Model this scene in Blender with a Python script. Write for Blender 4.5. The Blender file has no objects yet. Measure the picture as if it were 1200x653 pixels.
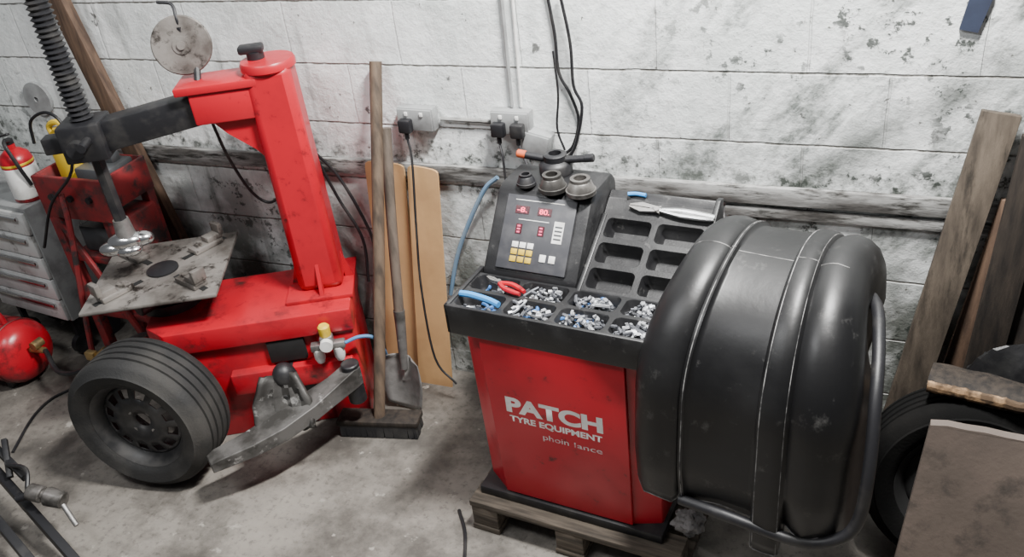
import bpy,bmesh,math,random
from mathutils import Vector,Matrix,noise
random.seed(7)
V=Vector; R=math.radians
SC=bpy.context.scene; col=SC.collection
# ---------------------------------------------------------------- camera model
F=1036.0; CX,CY=600.0,326.5
dn=V((220,1700,1036)).normalized(); wx=V((-2560,-300,1036)).normalized()
XA=-wx; ZA=-dn; XA=(XA-ZA*XA.dot(ZA)).normalized(); YA=ZA.cross(XA)
CAM=V((0,-2.608,2.25))
def ray(u,v):
    r=V(((u-CX)/F,(v-CY)/F,1)); return V((r.dot(XA),r.dot(YA),r.dot(ZA)))
def aZ(u,v,z=0):
    d=ray(u,v); return CAM+d*((z-CAM.z)/d.z)
def aY(u,v,y=0):
    d=ray(u,v); return CAM+d*((y-CAM.y)/d.y)
cam=bpy.data.cameras.new('camera'); co=bpy.data.objects.new('camera',cam); col.objects.link(co)
cam.sensor_width=36; cam.lens=36*F/1200; cam.clip_start=.02
rt=V((XA.x,YA.x,ZA.x)); dw=V((XA.y,YA.y,ZA.y)); fw=V((XA.z,YA.z,ZA.z))
m3=Matrix((rt,-dw,-fw)).transposed(); co.matrix_world=Matrix.Translation(CAM)@m3.to_4x4()
SC.camera=co
# ---------------------------------------------------------------- materials
def newmat(name):
    m=bpy.data.materials.new(name); m.use_nodes=True; nt=m.node_tree
    return m,nt,nt.nodes['Principled BSDF']
def nd(nt,t,**k):
    n=nt.nodes.new(t)
    for a,b in k.items():
        if a in n.inputs: n.inputs[a].default_value=b
        else: setattr(n,a,b)
    return n
def mixc(nt,fac,a,b):
    n=nt.nodes.new('ShaderNodeMix'); n.data_type='RGBA'
    for s,x in ((0,fac),(6,a),(7,b)):
        if hasattr(x,'links'): nt.links.new(x,n.inputs[s])
        elif s==0: n.inputs[s].default_value=x
        else: n.inputs[s].default_value=(*x,1)
    return n.outputs[2]
def rng(nt,x,a,b,c=0,d=1):
    n=nt.nodes.new('ShaderNodeMapRange'); nt.links.new(x,n.inputs[0])
    for i,q in enumerate((a,b,c,d)): n.inputs[1+i].default_value=q
    return n.outputs[0]
def mth(nt,op,a,b):
    n=nt.nodes.new('ShaderNodeMath'); n.operation=op
    for i,x in enumerate((a,b)):
        if hasattr(x,'links'): nt.links.new(x,n.inputs[i])
        else: n.inputs[i].default_value=x
    return n.outputs[0]
def noi(nt,vec,scale,detail=4,rough=.55):
    n=nd(nt,'ShaderNodeTexNoise',Scale=scale,Detail=detail,Roughness=rough)
    nt.links.new(vec,n.inputs['Vector']); return n.outputs[0]
def pm(name,c1,c2=None,scale=8,rough=.5,metal=0,bump=.0,lo=.45,hi=.65,r2=None,bscale=60,spec=.5,stretch=None,dirt=None):
    m,nt,b=newmat(name)
    tc=nd(nt,'ShaderNodeTexCoord').outputs['Object']
    if stretch:
        mp=nd(nt,'ShaderNodeMapping'); mp.inputs['Scale'].default_value=stretch; nt.links.new(tc,mp.inputs[0]); tc=mp.outputs[0]
    b.inputs['Roughness'].default_value=rough; b.inputs['Metallic'].default_value=metal
    b.inputs['Specular IOR Level'].default_value=spec
    c2=c2 or tuple(x*.8 for x in c1)
    f=rng(nt,noi(nt,tc,scale,6),lo,hi)
    c=mixc(nt,f,c1,c2)
    if dirt:
        g=rng(nt,noi(nt,tc,dirt[1],8,.7),dirt[2],dirt[3]); c=mixc(nt,g,c,dirt[0])
    nt.links.new(c,b.inputs['Base Color'])
    if r2 is not None: nt.links.new(rng(nt,f,0,1,rough,r2),b.inputs['Roughness'])
    if bump:
        bp=nd(nt,'ShaderNodeBump',Strength=bump,Distance=.004)
        nt.links.new(noi(nt,tc,bscale,4),bp.inputs['Height']); nt.links.new(bp.outputs[0],b.inputs['Normal'])
    return m
def glow(name,c,s):
    m,nt,b=newmat(name); tc=nd(nt,'ShaderNodeTexCoord').outputs['Object']
    nt.links.new(mixc(nt,noi(nt,tc,30),c,c),b.inputs['Base Color'])
    b.inputs['Emission Color'].default_value=(*c,1); b.inputs['Emission Strength'].default_value=s; return m
RED=pm('red_paint',(.44,.007,.019),(.31,.006,.014),4,.28,0,.0,.5,.75,.5,dirt=((.09,.012,.012),16,.60,.71))
RED2=pm('worn_red_paint',(.42,.007,.018),(.24,.008,.014),6,.30,0,.08,.5,.7,.6,dirt=((.045,.015,.014),8,.53,.69))
DRED=pm('faded_red_paint',(.24,.017,.020),(.10,.022,.022),8,.55,0,.1,.45,.65,dirt=((.03,.022,.022),13,.50,.62))
BPL=pm('black_plastic',(.010,.010,.011),(.030,.030,.031),10,.42,0,.12,.5,.8,.62,180,dirt=((.085,.083,.08),30,.60,.74))
HOOD=pm('hood_plastic',(.0055,.0055,.006),(.015,.015,.0155),3,.38,0,.20,.42,.75,.56,18,.42,dirt=((.085,.083,.08),14,.59,.82))
DUST=pm('dusty_seam',(.26,.255,.25),(.04,.04,.04),25,.8,0,0,.4,.6)
BST=pm('black_steel',(.010,.010,.012),(.040,.038,.036),12,.48,0,.1,.5,.75)
RIMM=pm('black_rim_paint',(.030,.030,.031),(.09,.086,.082),9,.42,.2,.1,.45,.68,.6)
PANEL=pm('panel_grey',(.046,.047,.053),(.07,.07,.075),20,.45)
RUB=pm('tyre_rubber',(.013,.013,.013),(.045,.042,.038),5,.72,0,.4,.42,.68,.9,120)
DRUB=pm('dark_tyre_rubber',(.0045,.0045,.0045),(.009,.0085,.008),5,.9,0,.3,.42,.68,.95,120,.10)
STEEL=pm('bare_steel',(.42,.41,.40),(.17,.16,.15),14,.36,.8,.1,.42,.65,.55)
CONEM=pm('oily_cone_steel',(.085,.08,.075),(.03,.028,.026),20,.32,.6,.1,.42,.65,.5)
CONEW=pm('worn_cone_steel',(.17,.16,.15),(.045,.042,.038),18,.38,.5,.1,.42,.62,.55)
SHST=pm('shovel_steel',(.30,.29,.28),(.11,.105,.10),9,.38,.4,.1,.42,.65,.6)
DSTEEL=pm('dirty_steel',(.27,.25,.23),(.08,.07,.062),6,.42,.45,.2,.42,.66,.65,dirt=((.026,.021,.018),14,.53,.63))
WSTEEL=pm('worn_grey_steel',(.13,.125,.12),(.035,.033,.03),7,.48,.3,.45,.42,.58,.65,35,dirt=((.30,.29,.28),18,.61,.68))
SHOE=pm('greasy_shoe_steel',(.065,.062,.058),(.022,.02,.018),9,.5,.3,.6,.42,.58,.65,28,dirt=((.22,.215,.205),16,.58,.66))
CHROME=pm('chrome',(.7,.7,.7),(.5,.5,.5),6,.2,1)
GREYP=pm('grey_painted_metal',(.34,.35,.35),(.2,.2,.2),9,.5,.2,.05)
PALEG=pm('pale_grey_drawer_paint',(.66,.67,.66),(.45,.45,.44),7,.4,.1,.05,dirt=((.14,.13,.12),12,.57,.70))
DGREY=pm('dark_grey_panel',(.06,.065,.07),(.035,.035,.035),9,.5)
WHITE=pm('white_plastic',(.80,.80,.78),(.58,.57,.53),12,.45)
FADEW=pm('faded_white_print',(.62,.55,.55),(.50,.18,.19),70,.6,0,0,.50,.62)
TAN=pm('cardboard_tan',(.52,.32,.15),(.40,.24,.11),4,.8,0,.08,.4,.7,None,90)
TAN2=pm('cardboard_dark_tan',(.50,.30,.135),(.38,.22,.10),4,.8,0,.08)
HND=pm('worn_wood_handle',(.13,.092,.064),(.05,.037,.028),5,.6,0,.15,.4,.65,None,50,.4,(6,6,1))
HND2=pm('grey_wood_handle',(.14,.11,.088),(.065,.053,.043),5,.65,0,.15,.4,.65,None,50,.4,(6,6,1))
WOODG=pm('grey_weathered_wood',(.14,.115,.09),(.05,.042,.034),6,.8,0,.3,.35,.65,None,60,.3,(1,10,10))
WOODB=pm('brown_timber',(.12,.075,.05),(.05,.032,.023),6,.75,0,.25,.35,.65,None,60,.3,(8,8,1))
WOODD=pm('dark_timber',(.036,.028,.022),(.012,.010,.009),6,.75,0,.25,.35,.65,None,60,.3,(8,8,1))
WOODL=pm('leaning_plank_wood',(.105,.084,.064),(.034,.027,.021),4,.8,0,.25,.35,.68,None,60,.3,(7,7,1),dirt=((.022,.018,.014),3,.54,.68))
PALE=pm('split_pale_wood',(.34,.21,.11),(.07,.042,.022),18,.85,0,.5,.40,.54)
BOARD=pm('brown_board',(.13,.10,.083),(.07,.056,.047),3,.7,0,.25,.35,.7,dirt=((.03,.026,.023),5,.52,.68))
YEL=pm('yellow_plastic',(.70,.48,.03),(.45,.30,.02),8,.5)
BLUE=pm('blue_plastic',(.05,.28,.66),(.03,.18,.5),8,.45)
BLUEH=pm('blue_hose',(.06,.20,.42),(.12,.22,.34),8,.5)
FBLUE=pm('faded_blue_hose',(.14,.24,.36),(.22,.28,.34),8,.6)
BRASS=pm('brass',(.42,.29,.12),(.15,.11,.06),12,.45,.7)
ORG=pm('orange_plastic',(.50,.09,.025),(.3,.05,.02),8,.5)
LEAD=pm('lead_weight_grey',(.48,.49,.51),(.2,.2,.22),30,.42,.5)
LEAD2=pm('dark_lead_weight',(.13,.135,.15),(.05,.05,.06),30,.5,.5)
BLEAD=pm('blue_coated_weight',(.06,.17,.42),(.04,.09,.22),30,.45,.2)
RAIL=pm('dirty_rail',(.33,.33,.32),(.10,.095,.09),4,.7,0,.2,.42,.62,None,60,.3,(1,6,6),dirt=((.035,.033,.03),9,.48,.62))
BAG=pm('grubby_grey_plastic',(.20,.19,.185),(.05,.05,.05),14,.6,0,.2)
SACK=pm('black_sack_plastic',(.010,.010,.011),(.022,.022,.022),14,.4,0,.2)
NAVY=pm('dark_blue_cloth',(.02,.028,.055),(.012,.016,.034),8,.8)
GLASS=pm('display_window',(.055,.005,.010),(.04,.004,.008),8,.2)
DIG=glow('lit_red_digit',(1,.08,.16),3.0)
PINK=glow('lit_pink_segment',(.75,.08,.18),.45)
DARK=pm('dark_opening',(.005,.005,.005),(.010,.010,.010),8,.8)
def wallmat():
    m,nt,b=newmat('painted_block_wall'); L=nt.links.new
    pos=nd(nt,'ShaderNodeNewGeometry').outputs['Position']
    sp=nd(nt,'ShaderNodeSeparateXYZ'); L(pos,sp.inputs[0]); X=sp.outputs[0]; Z=sp.outputs[2]
    wob=noi(nt,pos,9,3)
    zz=mth(nt,'ADD',mth(nt,'ADD',Z,.014),mth(nt,'MULTIPLY',wob,.009))
    cb=nd(nt,'ShaderNodeCombineXYZ'); L(mth(nt,'ADD',X,mth(nt,'MULTIPLY',wob,.010)),cb.inputs[0]); L(zz,cb.inputs[1])
    br=nd(nt,'ShaderNodeTexBrick'); L(cb.outputs[0],br.inputs[0])
    for k,v in (('Scale',1),('Mortar Size',.0045),('Mortar Smooth',.5),('Brick Width',.45),('Row Height',.225)): br.inputs[k].default_value=v
    fr=mth(nt,'ABSOLUTE',mth(nt,'SUBTRACT',mth(nt,'FRACT',mth(nt,'DIVIDE',zz,.225),0),.5),0)
    bed=rng(nt,fr,.480,.493)
    big=noi(nt,pos,1.5,5); mid=noi(nt,pos,5,6,.6); fine=noi(nt,pos,18,10,.7); gr=noi(nt,pos,60,3,.5)
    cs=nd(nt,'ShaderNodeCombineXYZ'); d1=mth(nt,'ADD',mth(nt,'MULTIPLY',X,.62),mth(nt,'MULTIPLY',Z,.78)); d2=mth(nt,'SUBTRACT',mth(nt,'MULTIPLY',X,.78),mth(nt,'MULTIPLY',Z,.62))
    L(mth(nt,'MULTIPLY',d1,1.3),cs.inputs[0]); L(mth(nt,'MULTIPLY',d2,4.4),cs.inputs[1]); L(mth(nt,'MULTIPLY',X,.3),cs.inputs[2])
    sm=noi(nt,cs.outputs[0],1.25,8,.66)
    c=mixc(nt,rng(nt,mid,.38,.66),(.90,.92,.915),(.77,.80,.79))
    c=mixc(nt,mth(nt,'MULTIPLY',rng(nt,big,.48,.64),.42),c,(.44,.49,.47))
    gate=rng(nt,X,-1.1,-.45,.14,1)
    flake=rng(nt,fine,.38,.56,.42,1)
    c=mixc(nt,mth(nt,'MULTIPLY',mth(nt,'MULTIPLY',mth(nt,'MULTIPLY',rng(nt,sm,.48,.59),gate),flake),.9),c,(.09,.106,.094))  # diagonal grime smears, partly a shadow streak painted into the colour
    # diagonal shadow streak with some grime, painted into the wall colour on the right
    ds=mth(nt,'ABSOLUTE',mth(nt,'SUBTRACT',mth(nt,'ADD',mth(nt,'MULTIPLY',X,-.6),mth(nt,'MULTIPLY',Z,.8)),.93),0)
    shade_grime=mth(nt,'MULTIPLY',mth(nt,'MULTIPLY',rng(nt,ds,.10,.02),rng(nt,X,-.38,-.15)),rng(nt,mid,.36,.58,.15,.8))
    c=mixc(nt,shade_grime,c,(.10,.11,.10))
    dr=nd(nt,'ShaderNodeCombineXYZ'); L(mth(nt,'MULTIPLY',X,8),dr.inputs[0]); L(mth(nt,'MULTIPLY',Z,1.0),dr.inputs[1])
    dg=rng(nt,X,-1.7,-2.4,.20,.7)
    c=mixc(nt,mth(nt,'MULTIPLY',rng(nt,noi(nt,dr.outputs[0],1.6,6,.6),.54,.69),dg),c,(.18,.195,.185))
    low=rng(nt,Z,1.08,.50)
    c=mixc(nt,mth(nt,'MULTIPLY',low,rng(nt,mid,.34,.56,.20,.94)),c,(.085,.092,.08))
    ledge=mth(nt,'MULTIPLY',rng(nt,mth(nt,'ABSOLUTE',mth(nt,'SUBTRACT',Z,.985),0),.09,.0),rng(nt,fine,.45,.59))
    c=mixc(nt,mth(nt,'MULTIPLY',ledge,.8),c,(.06,.068,.058))
    c=mixc(nt,mth(nt,'MULTIPLY',bed,rng(nt,fine,.36,.54,.15,.9)),c,(.09,.082,.07))
    c=mixc(nt,mth(nt,'MULTIPLY',br.outputs['Fac'],rng(nt,fine,.45,.7,.04,.45)),c,(.25,.24,.22))
    near=mth(nt,'MAXIMUM',rng(nt,X,-.90,-.38,0,1),mth(nt,'MULTIPLY',rng(nt,Z,1.26,1.0),.85))
    spots=mth(nt,'MULTIPLY',mth(nt,'MULTIPLY',rng(nt,fine,.55,.585),rng(nt,noi(nt,pos,2.4,3),.47,.535)),near)
    c=mixc(nt,mth(nt,'MULTIPLY',spots,.9),c,(.03,.037,.031))
    s1=mth(nt,'MULTIPLY',rng(nt,noi(nt,pos,11,8,.62),.64,.67),rng(nt,noi(nt,pos,1.9,2),.48,.53))
    c=mixc(nt,mth(nt,'MULTIPLY',s1,.85),c,(.05,.05,.045))
    c=mixc(nt,mth(nt,'MULTIPLY',rng(nt,noi(nt,pos,40,3,.55),.685,.715),.85),c,(.09,.085,.075))
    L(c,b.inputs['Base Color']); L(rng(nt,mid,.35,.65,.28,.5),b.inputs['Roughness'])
    h=mth(nt,'ADD',mth(nt,'MULTIPLY',br.outputs['Fac'],-.4),mth(nt,'ADD',mth(nt,'MULTIPLY',bed,-.9),mth(nt,'ADD',mth(nt,'MULTIPLY',fine,.70),mth(nt,'ADD',mth(nt,'MULTIPLY',mid,.9),mth(nt,'MULTIPLY',gr,.08)))))
    bp=nd(nt,'ShaderNodeBump',Strength=.65,Distance=.016); L(h,bp.inputs['Height']); L(bp.outputs[0],b.inputs['Normal'])
    return m
def floormat():
    m,nt,b=newmat('stained_concrete'); L=nt.links.new
    pos=nd(nt,'ShaderNodeNewGeometry').outputs['Position']
    big=noi(nt,pos,1.3,6,.6); mid=noi(nt,pos,5,8,.65); fine=noi(nt,pos,40,5,.7)
    c=mixc(nt,rng(nt,mid,.33,.68),(.275,.252,.222),(.175,.16,.14))
    c=mixc(nt,mth(nt,'MULTIPLY',rng(nt,big,.43,.64),.7),c,(.112,.10,.087))
    c=mixc(nt,mth(nt,'MULTIPLY',rng(nt,noi(nt,pos,2.6,9,.68),.47,.63),.8),c,(.05,.045,.04))
    c=mixc(nt,mth(nt,'MULTIPLY',rng(nt,fine,.54,.68),.65),c,(.07,.062,.055))
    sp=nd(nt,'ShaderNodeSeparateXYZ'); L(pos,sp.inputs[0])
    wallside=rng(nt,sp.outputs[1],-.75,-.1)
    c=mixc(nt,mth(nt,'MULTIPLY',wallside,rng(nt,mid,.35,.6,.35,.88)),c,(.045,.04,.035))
    c=mixc(nt,mth(nt,'MULTIPLY',rng(nt,noi(nt,pos,13,6,.6),.64,.70),.7),c,(.40,.375,.335))
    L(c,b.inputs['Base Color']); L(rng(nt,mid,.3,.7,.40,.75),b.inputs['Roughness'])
    bp=nd(nt,'ShaderNodeBump',Strength=.35,Distance=.006); L(fine,bp.inputs['Height']); L(bp.outputs[0],b.inputs['Normal'])
    return m
# ---------------------------------------------------------------- mesh builder
I4=Matrix.Identity(4)
def T(*a): return Matrix.Translation(V(a[0] if len(a)==1 else a))
def Rx(d): return Matrix.Rotation(R(d),4,'X')
def Ry(d): return Matrix.Rotation(R(d),4,'Y')
def Rz(d): return Matrix.Rotation(R(d),4,'Z')
def frame(o,z,xh=(1,0,0)):
    z=V(z).normalized(); x=V(xh); x=(x-z*x.dot(z))
    if x.length<1e-4: x=z.orthogonal()
    x.normalize(); y=z.cross(x)
    return T(V(o))@Matrix((x,y,z)).transposed().to_4x4()
def cr(pts,k=6):
    p=[V(q) for q in pts]
    if len(p)<3: return p
    e=[p[0]*2-p[1]]+p+[p[-1]*2-p[-2]]; o=[]
    for i in range(1,len(e)-2):
        a,b,c,d=e[i-1:i+3]
        for j in range(k):
            t=j/k
            o.append(.5*((2*b)+(c-a)*t+(2*a-5*b+4*c-d)*t*t+(3*b-a-3*c+d)*t**3))
    o.append(p[-1]); return o
class MB:
    def __init__(s,M=I4): s.bm=bmesh.new(); s.M=M
    def vs(s,pts,m=I4):
        A=s.M@m; return [s.bm.verts.new(A@V(p)) for p in pts]
    def f(s,v):
        try: return s.bm.faces.new(v)
        except ValueError: return None
    def box(s,c,sz,m=I4,bev=0.0,seg=2):
        hx,hy,hz=[q/2 for q in sz]; c=V(c)
        v=s.vs([c+V((x*hx,y*hy,z*hz)) for x in(-1,1) for y in(-1,1) for z in(-1,1)],m)
        fs=[s.f([v[i] for i in q]) for q in((0,1,3,2),(4,6,7,5),(0,4,5,1),(2,3,7,6),(0,2,6,4),(1,5,7,3))]
        if bev:
            es=set(e for q in fs for e in q.edges)
            bmesh.ops.bevel(s.bm,geom=list(es),offset=bev,segments=seg,profile=.5,affect='EDGES',clamp_overlap=True)
        return s
    def bb(s,x0,x1,y0,y1,z0,z1,bev=0,m=I4):
        return s.box(((x0+x1)/2,(y0+y1)/2,(z0+z1)/2),(x1-x0,y1-y0,z1-z0),m,bev)
    def prism(s,pts,vec,m=I4,bev=0):
        vec=V(vec); a=s.vs(pts,m); b=s.vs([V(p)+vec for p in pts],m); n=len(a)
        fs=[s.f(a[::-1]),s.f(b)]+[s.f((a[i],a[(i+1)%n],b[(i+1)%n],b[i])) for i in range(n)]
        if bev:
            es=set(e for q in fs if q for e in q.edges)
            bmesh.ops.bevel(s.bm,geom=list(es),offset=bev,segments=2,profile=.5,affect='EDGES',clamp_overlap=True)
        return s
    def bar(s,a,b,w,h,up=(0,0,1),bev=0,ext=0):
        a=V(a);b=V(b); z=(b-a); L=z.length+2*ext
        m=frame((a+b)/2,z,V(up).cross(z) if V(up).cross(z).length>1e-5 else (1,0,0))
        return s.box((0,0,0),(w,h,L),m,bev)
    def loft(s,secs):
        rs=[s.vs(q) for q in secs]; n=len(rs[0])
        for a,b in zip(rs,rs[1:]):
            for j in range(n): s.f((a[j],a[(j+1)%n],b[(j+1)%n],b[j]))
        s.f(rs[0][::-1]); s.f(rs[-1]); return s
    def lathe(s,prof,m=I4,n=24,closed=False,caps=True):
        rings=[]
        for r,h in prof:
            rings.append(s.vs([(r*math.cos(2*math.pi*i/n),r*math.sin(2*math.pi*i/n),h) for i in range(n)],m) if r>1e-5 else s.vs([(0,0,h)],m))
        pr=list(zip(rings,rings[1:]))+([(rings[-1],rings[0])] if closed else [])
        for a,b in pr:
            for i in range(n):
                j=(i+1)%n
                if len(a)==1 and len(b)==1: continue
                if len(a)==1: s.f((a[0],b[j],b[i]))
                elif len(b)==1: s.f((a[i],a[j],b[0]))
                else: s.f((a[i],a[j],b[j],b[i]))
        if caps and not closed:
            if len(rings[0])>1: s.f(rings[0][::-1])
            if len(rings[-1])>1: s.f(rings[-1])
        return s
    def cyl(s,a,b,r,r2=None,n=20,bev=0):
        a=V(a);b=V(b);L=(b-a).length; r2=r if r2 is None else r2
        pr=[(r,0),(r2,L)] if not bev else [(r-bev,0),(r,bev),(r2,L-bev),(r2-bev,L)]
        return s.lathe(pr,frame(a,b-a),n)
    def ell(s,c,rad,m=I4,n=20,k=10,jit=0,seed=0):
        pr=[(math.sin(math.pi*i/k),-math.cos(math.pi*i/k)) for i in range(k+1)]; pr[0]=(0,-1);pr[-1]=(0,1)
        A=m@T(V(c))@Matrix.Diagonal((*rad,1)); rings=[]
        for r,h in pr:
            ps=[(r*math.cos(2*math.pi*i/n),r*math.sin(2*math.pi*i/n),h) for i in range(n)] if r>1e-6 else [(0,0,h)]
            if jit: ps=[V(p)*(1+jit*noise.noise(V(p)*2.2+V((seed,seed*3,0)))+jit*.6*noise.noise(V(p)*6+V((seed,0,9)))) for p in ps]
            rings.append(s.vs(ps,A))
        for a,b in zip(rings,rings[1:]):
            for i in range(n):
                j=(i+1)%n
                if len(a)==1: s.f((a[0],b[j],b[i]))
                elif len(b)==1: s.f((a[i],a[j],b[0]))
                else: s.f((a[i],a[j],b[j],b[i]))
        return s
    def tube(s,pts,r,n=8,k=6,sm=True):
        p=cr(pts,k) if sm else [V(q) for q in pts]
        t0=(p[1]-p[0]).normalized(); u=t0.orthogonal().normalized(); rings=[]
        for i,q in enumerate(p):
            t=(p[min(i+1,len(p)-1)]-p[max(i-1,0)]).normalized()
            u=(u-t*u.dot(t)).normalized(); w=t.cross(u)
            rr=r(i/(len(p)-1)) if callable(r) else r
            rings.append(s.vs([q+(u*math.cos(2*math.pi*j/n)+w*math.sin(2*math.pi*j/n))*rr for j in range(n)]))
        for a,b in zip(rings,rings[1:]):
            for j in range(n): s.f((a[j],a[(j+1)%n],b[(j+1)%n],b[j]))
        s.f(rings[0][::-1]); s.f(rings[-1]); return s
    def pocket(s,x0,x1,y0,y1,zt,dep,rib,rad,taper=.010):
        cx,cy=(x0+x1)/2,(y0+y1)/2; HX,HY=(x1-x0)/2,(y1-y0)/2; hx,hy=HX-rib/2,HY-rib/2; k=6
        inn=[];out=[]
        for q,(sx,sy) in enumerate(((1,1),(-1,1),(-1,-1),(1,-1))):
            for j in range(k+1):
                a=R(90*q+90*j/k)
                px=sx*(hx-rad)+rad*math.cos(a); py=sy*(hy-rad)+rad*math.sin(a); inn.append((px,py))
                h=j<k/2
                if j==k//2: o=(sx*HX,sy*HY)
                elif (q%2==0)==h: o=(sx*HX,py)
                else: o=(px,sy*HY)
                out.append(o)
        n=len(inn)
        def ring(ps,z,d=0): return s.vs([(cx+p[0]*(1-d/hx),cy+p[1]*(1-d/hy),z) for p in ps])
        rs=[s.vs([(cx+p[0],cy+p[1],zt) for p in out]),ring(inn,zt),ring(inn,zt-.003,.002),ring(inn,zt-dep*.75,taper*.6),ring(inn,zt-dep,taper+.006)]
        for a,b in zip(rs,rs[1:]):
            for i in range(n): s.f((a[i],a[(i+1)%n],b[(i+1)%n],b[i]))
        s.f(rs[-1]); return s
    def pockets(s,x0,x1,y0,y1,nc,nr,zt,dep,rib,rad):
        for i in range(nc):
            for j in range(nr):
                s.pocket(x0+(x1-x0)*i/nc,x0+(x1-x0)*(i+1)/nc,y0+(y1-y0)*j/nr,y0+(y1-y0)*(j+1)/nr,zt,dep,rib,rad)
        return s
WM={}
def tag(o,label=None,cat=None,group=None,kind=None):
    for k,v in (('label',label),('category',cat),('group',group),('kind',kind)):
        if v: o[k]=v
    return o
def empty(name,label,cat,loc,rz=0,group=None):
    o=bpy.data.objects.new(name,None); col.objects.link(o); o.location=V(loc); o.rotation_euler=(0,0,R(rz)); o.empty_display_size=.05
    WM[o]=T(V(loc))@Rz(rz); return tag(o,label,cat,group)
def fin(o,me,ang):
    for p in me.polygons: p.use_smooth=True
    me.set_sharp_from_angle(angle=R(ang))
def obj(name,mb,m,parent=None,label=None,cat=None,group=None,kind=None,ang=38,sol=0,bev=0):
    bm=mb.bm; bmesh.ops.recalc_face_normals(bm,faces=bm.faces)
    if parent: W=WM[parent]
    else:
        xs=[v.co for v in bm.verts]; lo=[min(v[i] for v in xs) for i in range(3)]; hi=[max(v[i] for v in xs) for i in range(3)]
        W=T((lo[0]+hi[0])/2,(lo[1]+hi[1])/2,lo[2])
    bm.transform(W.inverted()); me=bpy.data.meshes.new(name); bm.to_mesh(me); bm.free()
    o=bpy.data.objects.new(name,me); col.objects.link(o); me.materials.append(m); fin(o,me,ang)
    WM[o]=W
    if parent: o.parent=parent
    else: o.matrix_world=W
    if sol:
        q=o.modifiers.new('solid','SOLIDIFY'); q.thickness=sol; q.offset=0
    if bev:
        q=o.modifiers.new('bevel','BEVEL'); q.width=bev; q.segments=2; q.limit_method='ANGLE'
    return tag(o,label,cat,group,kind)
def text(name,s,M,w,h,m,parent,off=0.0,label=None):
    cu=bpy.data.curves.new(name,'FONT'); cu.body=s; cu.size=1; cu.offset=off
    t=bpy.data.objects.new(name,cu); col.objects.link(t)
    dg=bpy.context.evaluated_depsgraph_get(); dg.update()
    me=bpy.data.meshes.new_from_object(t.evaluated_get(dg)); bpy.data.objects.remove(t)
    xs=[v.co.x for v in me.vertices]; ys=[v.co.y for v in me.vertices]
    x0,x1,y0,y1=min(xs),max(xs),min(ys),max(ys)
    me.transform(M@Matrix.Diagonal((w/(x1-x0),h/(y1-y0),1,1))@T(-x0,-y0,0))
    me.transform(WM[parent].inverted()); me.materials.clear(); me.materials.append(m); me.name=name
    o=bpy.data.objects.new(name,me); col.objects.link(o); o.parent=parent; WM[o]=WM[parent]; return tag(o,label)
def dup(o,parent=None):
    c=o.copy(); col.objects.link(c)
    if parent: c.parent=parent
    for ch in list(o.children): dup(ch,c)
    return c
# ---------------------------------------------------------------- setting
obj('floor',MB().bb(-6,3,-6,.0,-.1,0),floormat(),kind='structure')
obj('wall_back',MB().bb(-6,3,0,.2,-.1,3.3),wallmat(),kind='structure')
obj('trim_1',MB().bb(-3.1,1.4,-.022,0,.905,.966,.003),RAIL,kind='structure')
obj('trim_2',MB().bb(-.46,1.4,-.016,0,.855,.890,.003),RAIL,kind='structure')
# ---------------------------------------------------------------- WHEEL BALANCER
th=-4.5; BF=T(-1.105,-.735,0)@Rz(th)
bal=empty('wheel_balancer','red wheel balancing machine with black weight tray and big black wheel hood, on a pallet','wheel balancer',BF@V((.30,.25,.13)),th)
foot=lambda a,z:[(-a,.07,z),(.082-a,.012,z),(.52,.012,z),(.60+a*.3,.045,z),(.60+a*.3,.51,z),(-a,.51,z)]
cab=obj('cabinet',MB(BF).loft([foot(0.004,.15),foot(.020,.80)]),RED,bal,bev=.004)
obj('base_skirt',MB(BF).bb(-.012,.615,-.010,.52,.13,.162,.004),BST,bal)
fp=obj('front_panel',MB(BF).prism([(.086,-.002,.168),(.520,-.002,.168),(.520,-.002,.79),(.066,-.002,.79)],(0,.02,0),bev=.003),RED,bal)
obj('panel_gap',MB(BF).prism([(.080,.009,.165),(.086,.009,.165),(.066,.009,.79),(.060,.009,.79)],(0,.012,0)),DARK,bal)
FM=BF@T(0,-.0026,0)@Rx(90)
text('lettering','PATCH',FM@T(.130,.515,0),.315,.060,WHITE,fp,.048,label='white bold lettering')
text('lettering','TYRE EQUIPMENT',FM@T(.138,.476,0),.303,.028,WHITE,fp,.034,label='white small capitals')
text('lettering','phoin',FM@T(.245,.428,0),.085,.028,FADEW,fp,.006,label='worn white lettering')
text('lettering','lance',FM@T(.348,.434,0),.09,.020,FADEW,fp,.006,label='worn white lettering')
mb=MB(BF)
mb.bb(-.018,.63,-.02,.22,.785,.826,.008); mb.bb(-.014,.625,.1,.52,.74,.80,.004)
mb.pockets(-.010,.626,-.010,.178,4,2,.882,.050,.014,.020)
for q in ((-.022,-.006,-.022,.21),(.62,.634,-.022,.21)): mb.bb(*q,.788,.888,.005)
mb.bb(-.022,.634,-.022,-.008,.788,.888,.005)
tray=obj('tray',mb,BPL,bal)
x0,x1=.315,.645
mb=MB(BF); 
mb.prism([(x0,.18,.775),(x0,.50,.775),(x0,.50,1.045),(x0,.475,1.058),(x0,.46,1.038),(x0,.402,1.006),(x0,.402,.93),(x0,.23,.83),(x0,.18,.82)],(x1-x0,0,0),bev=.004)
mb.M=BF@T(0,.176,.882)@Rx(29.0)
mb.pockets(x0+.010,x1-.006,0,.262,2,3,.0,.048,.018,.016)
mb.bb(x0-.002,x0+.012,-.01,.265,-.05,.004,.004)
mb.M=BF; mb.prism([(x1-.008,.16,.79),(x1-.008,.16,.885),(x1-.008,.40,1.014),(x1-.008,.475,1.062),(x1-.008,.505,1.055),(x1-.008,.505,.79)],(.016,0,0),bev=.004)
obj('slanted_tray',mb,BPL,bal)
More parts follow.
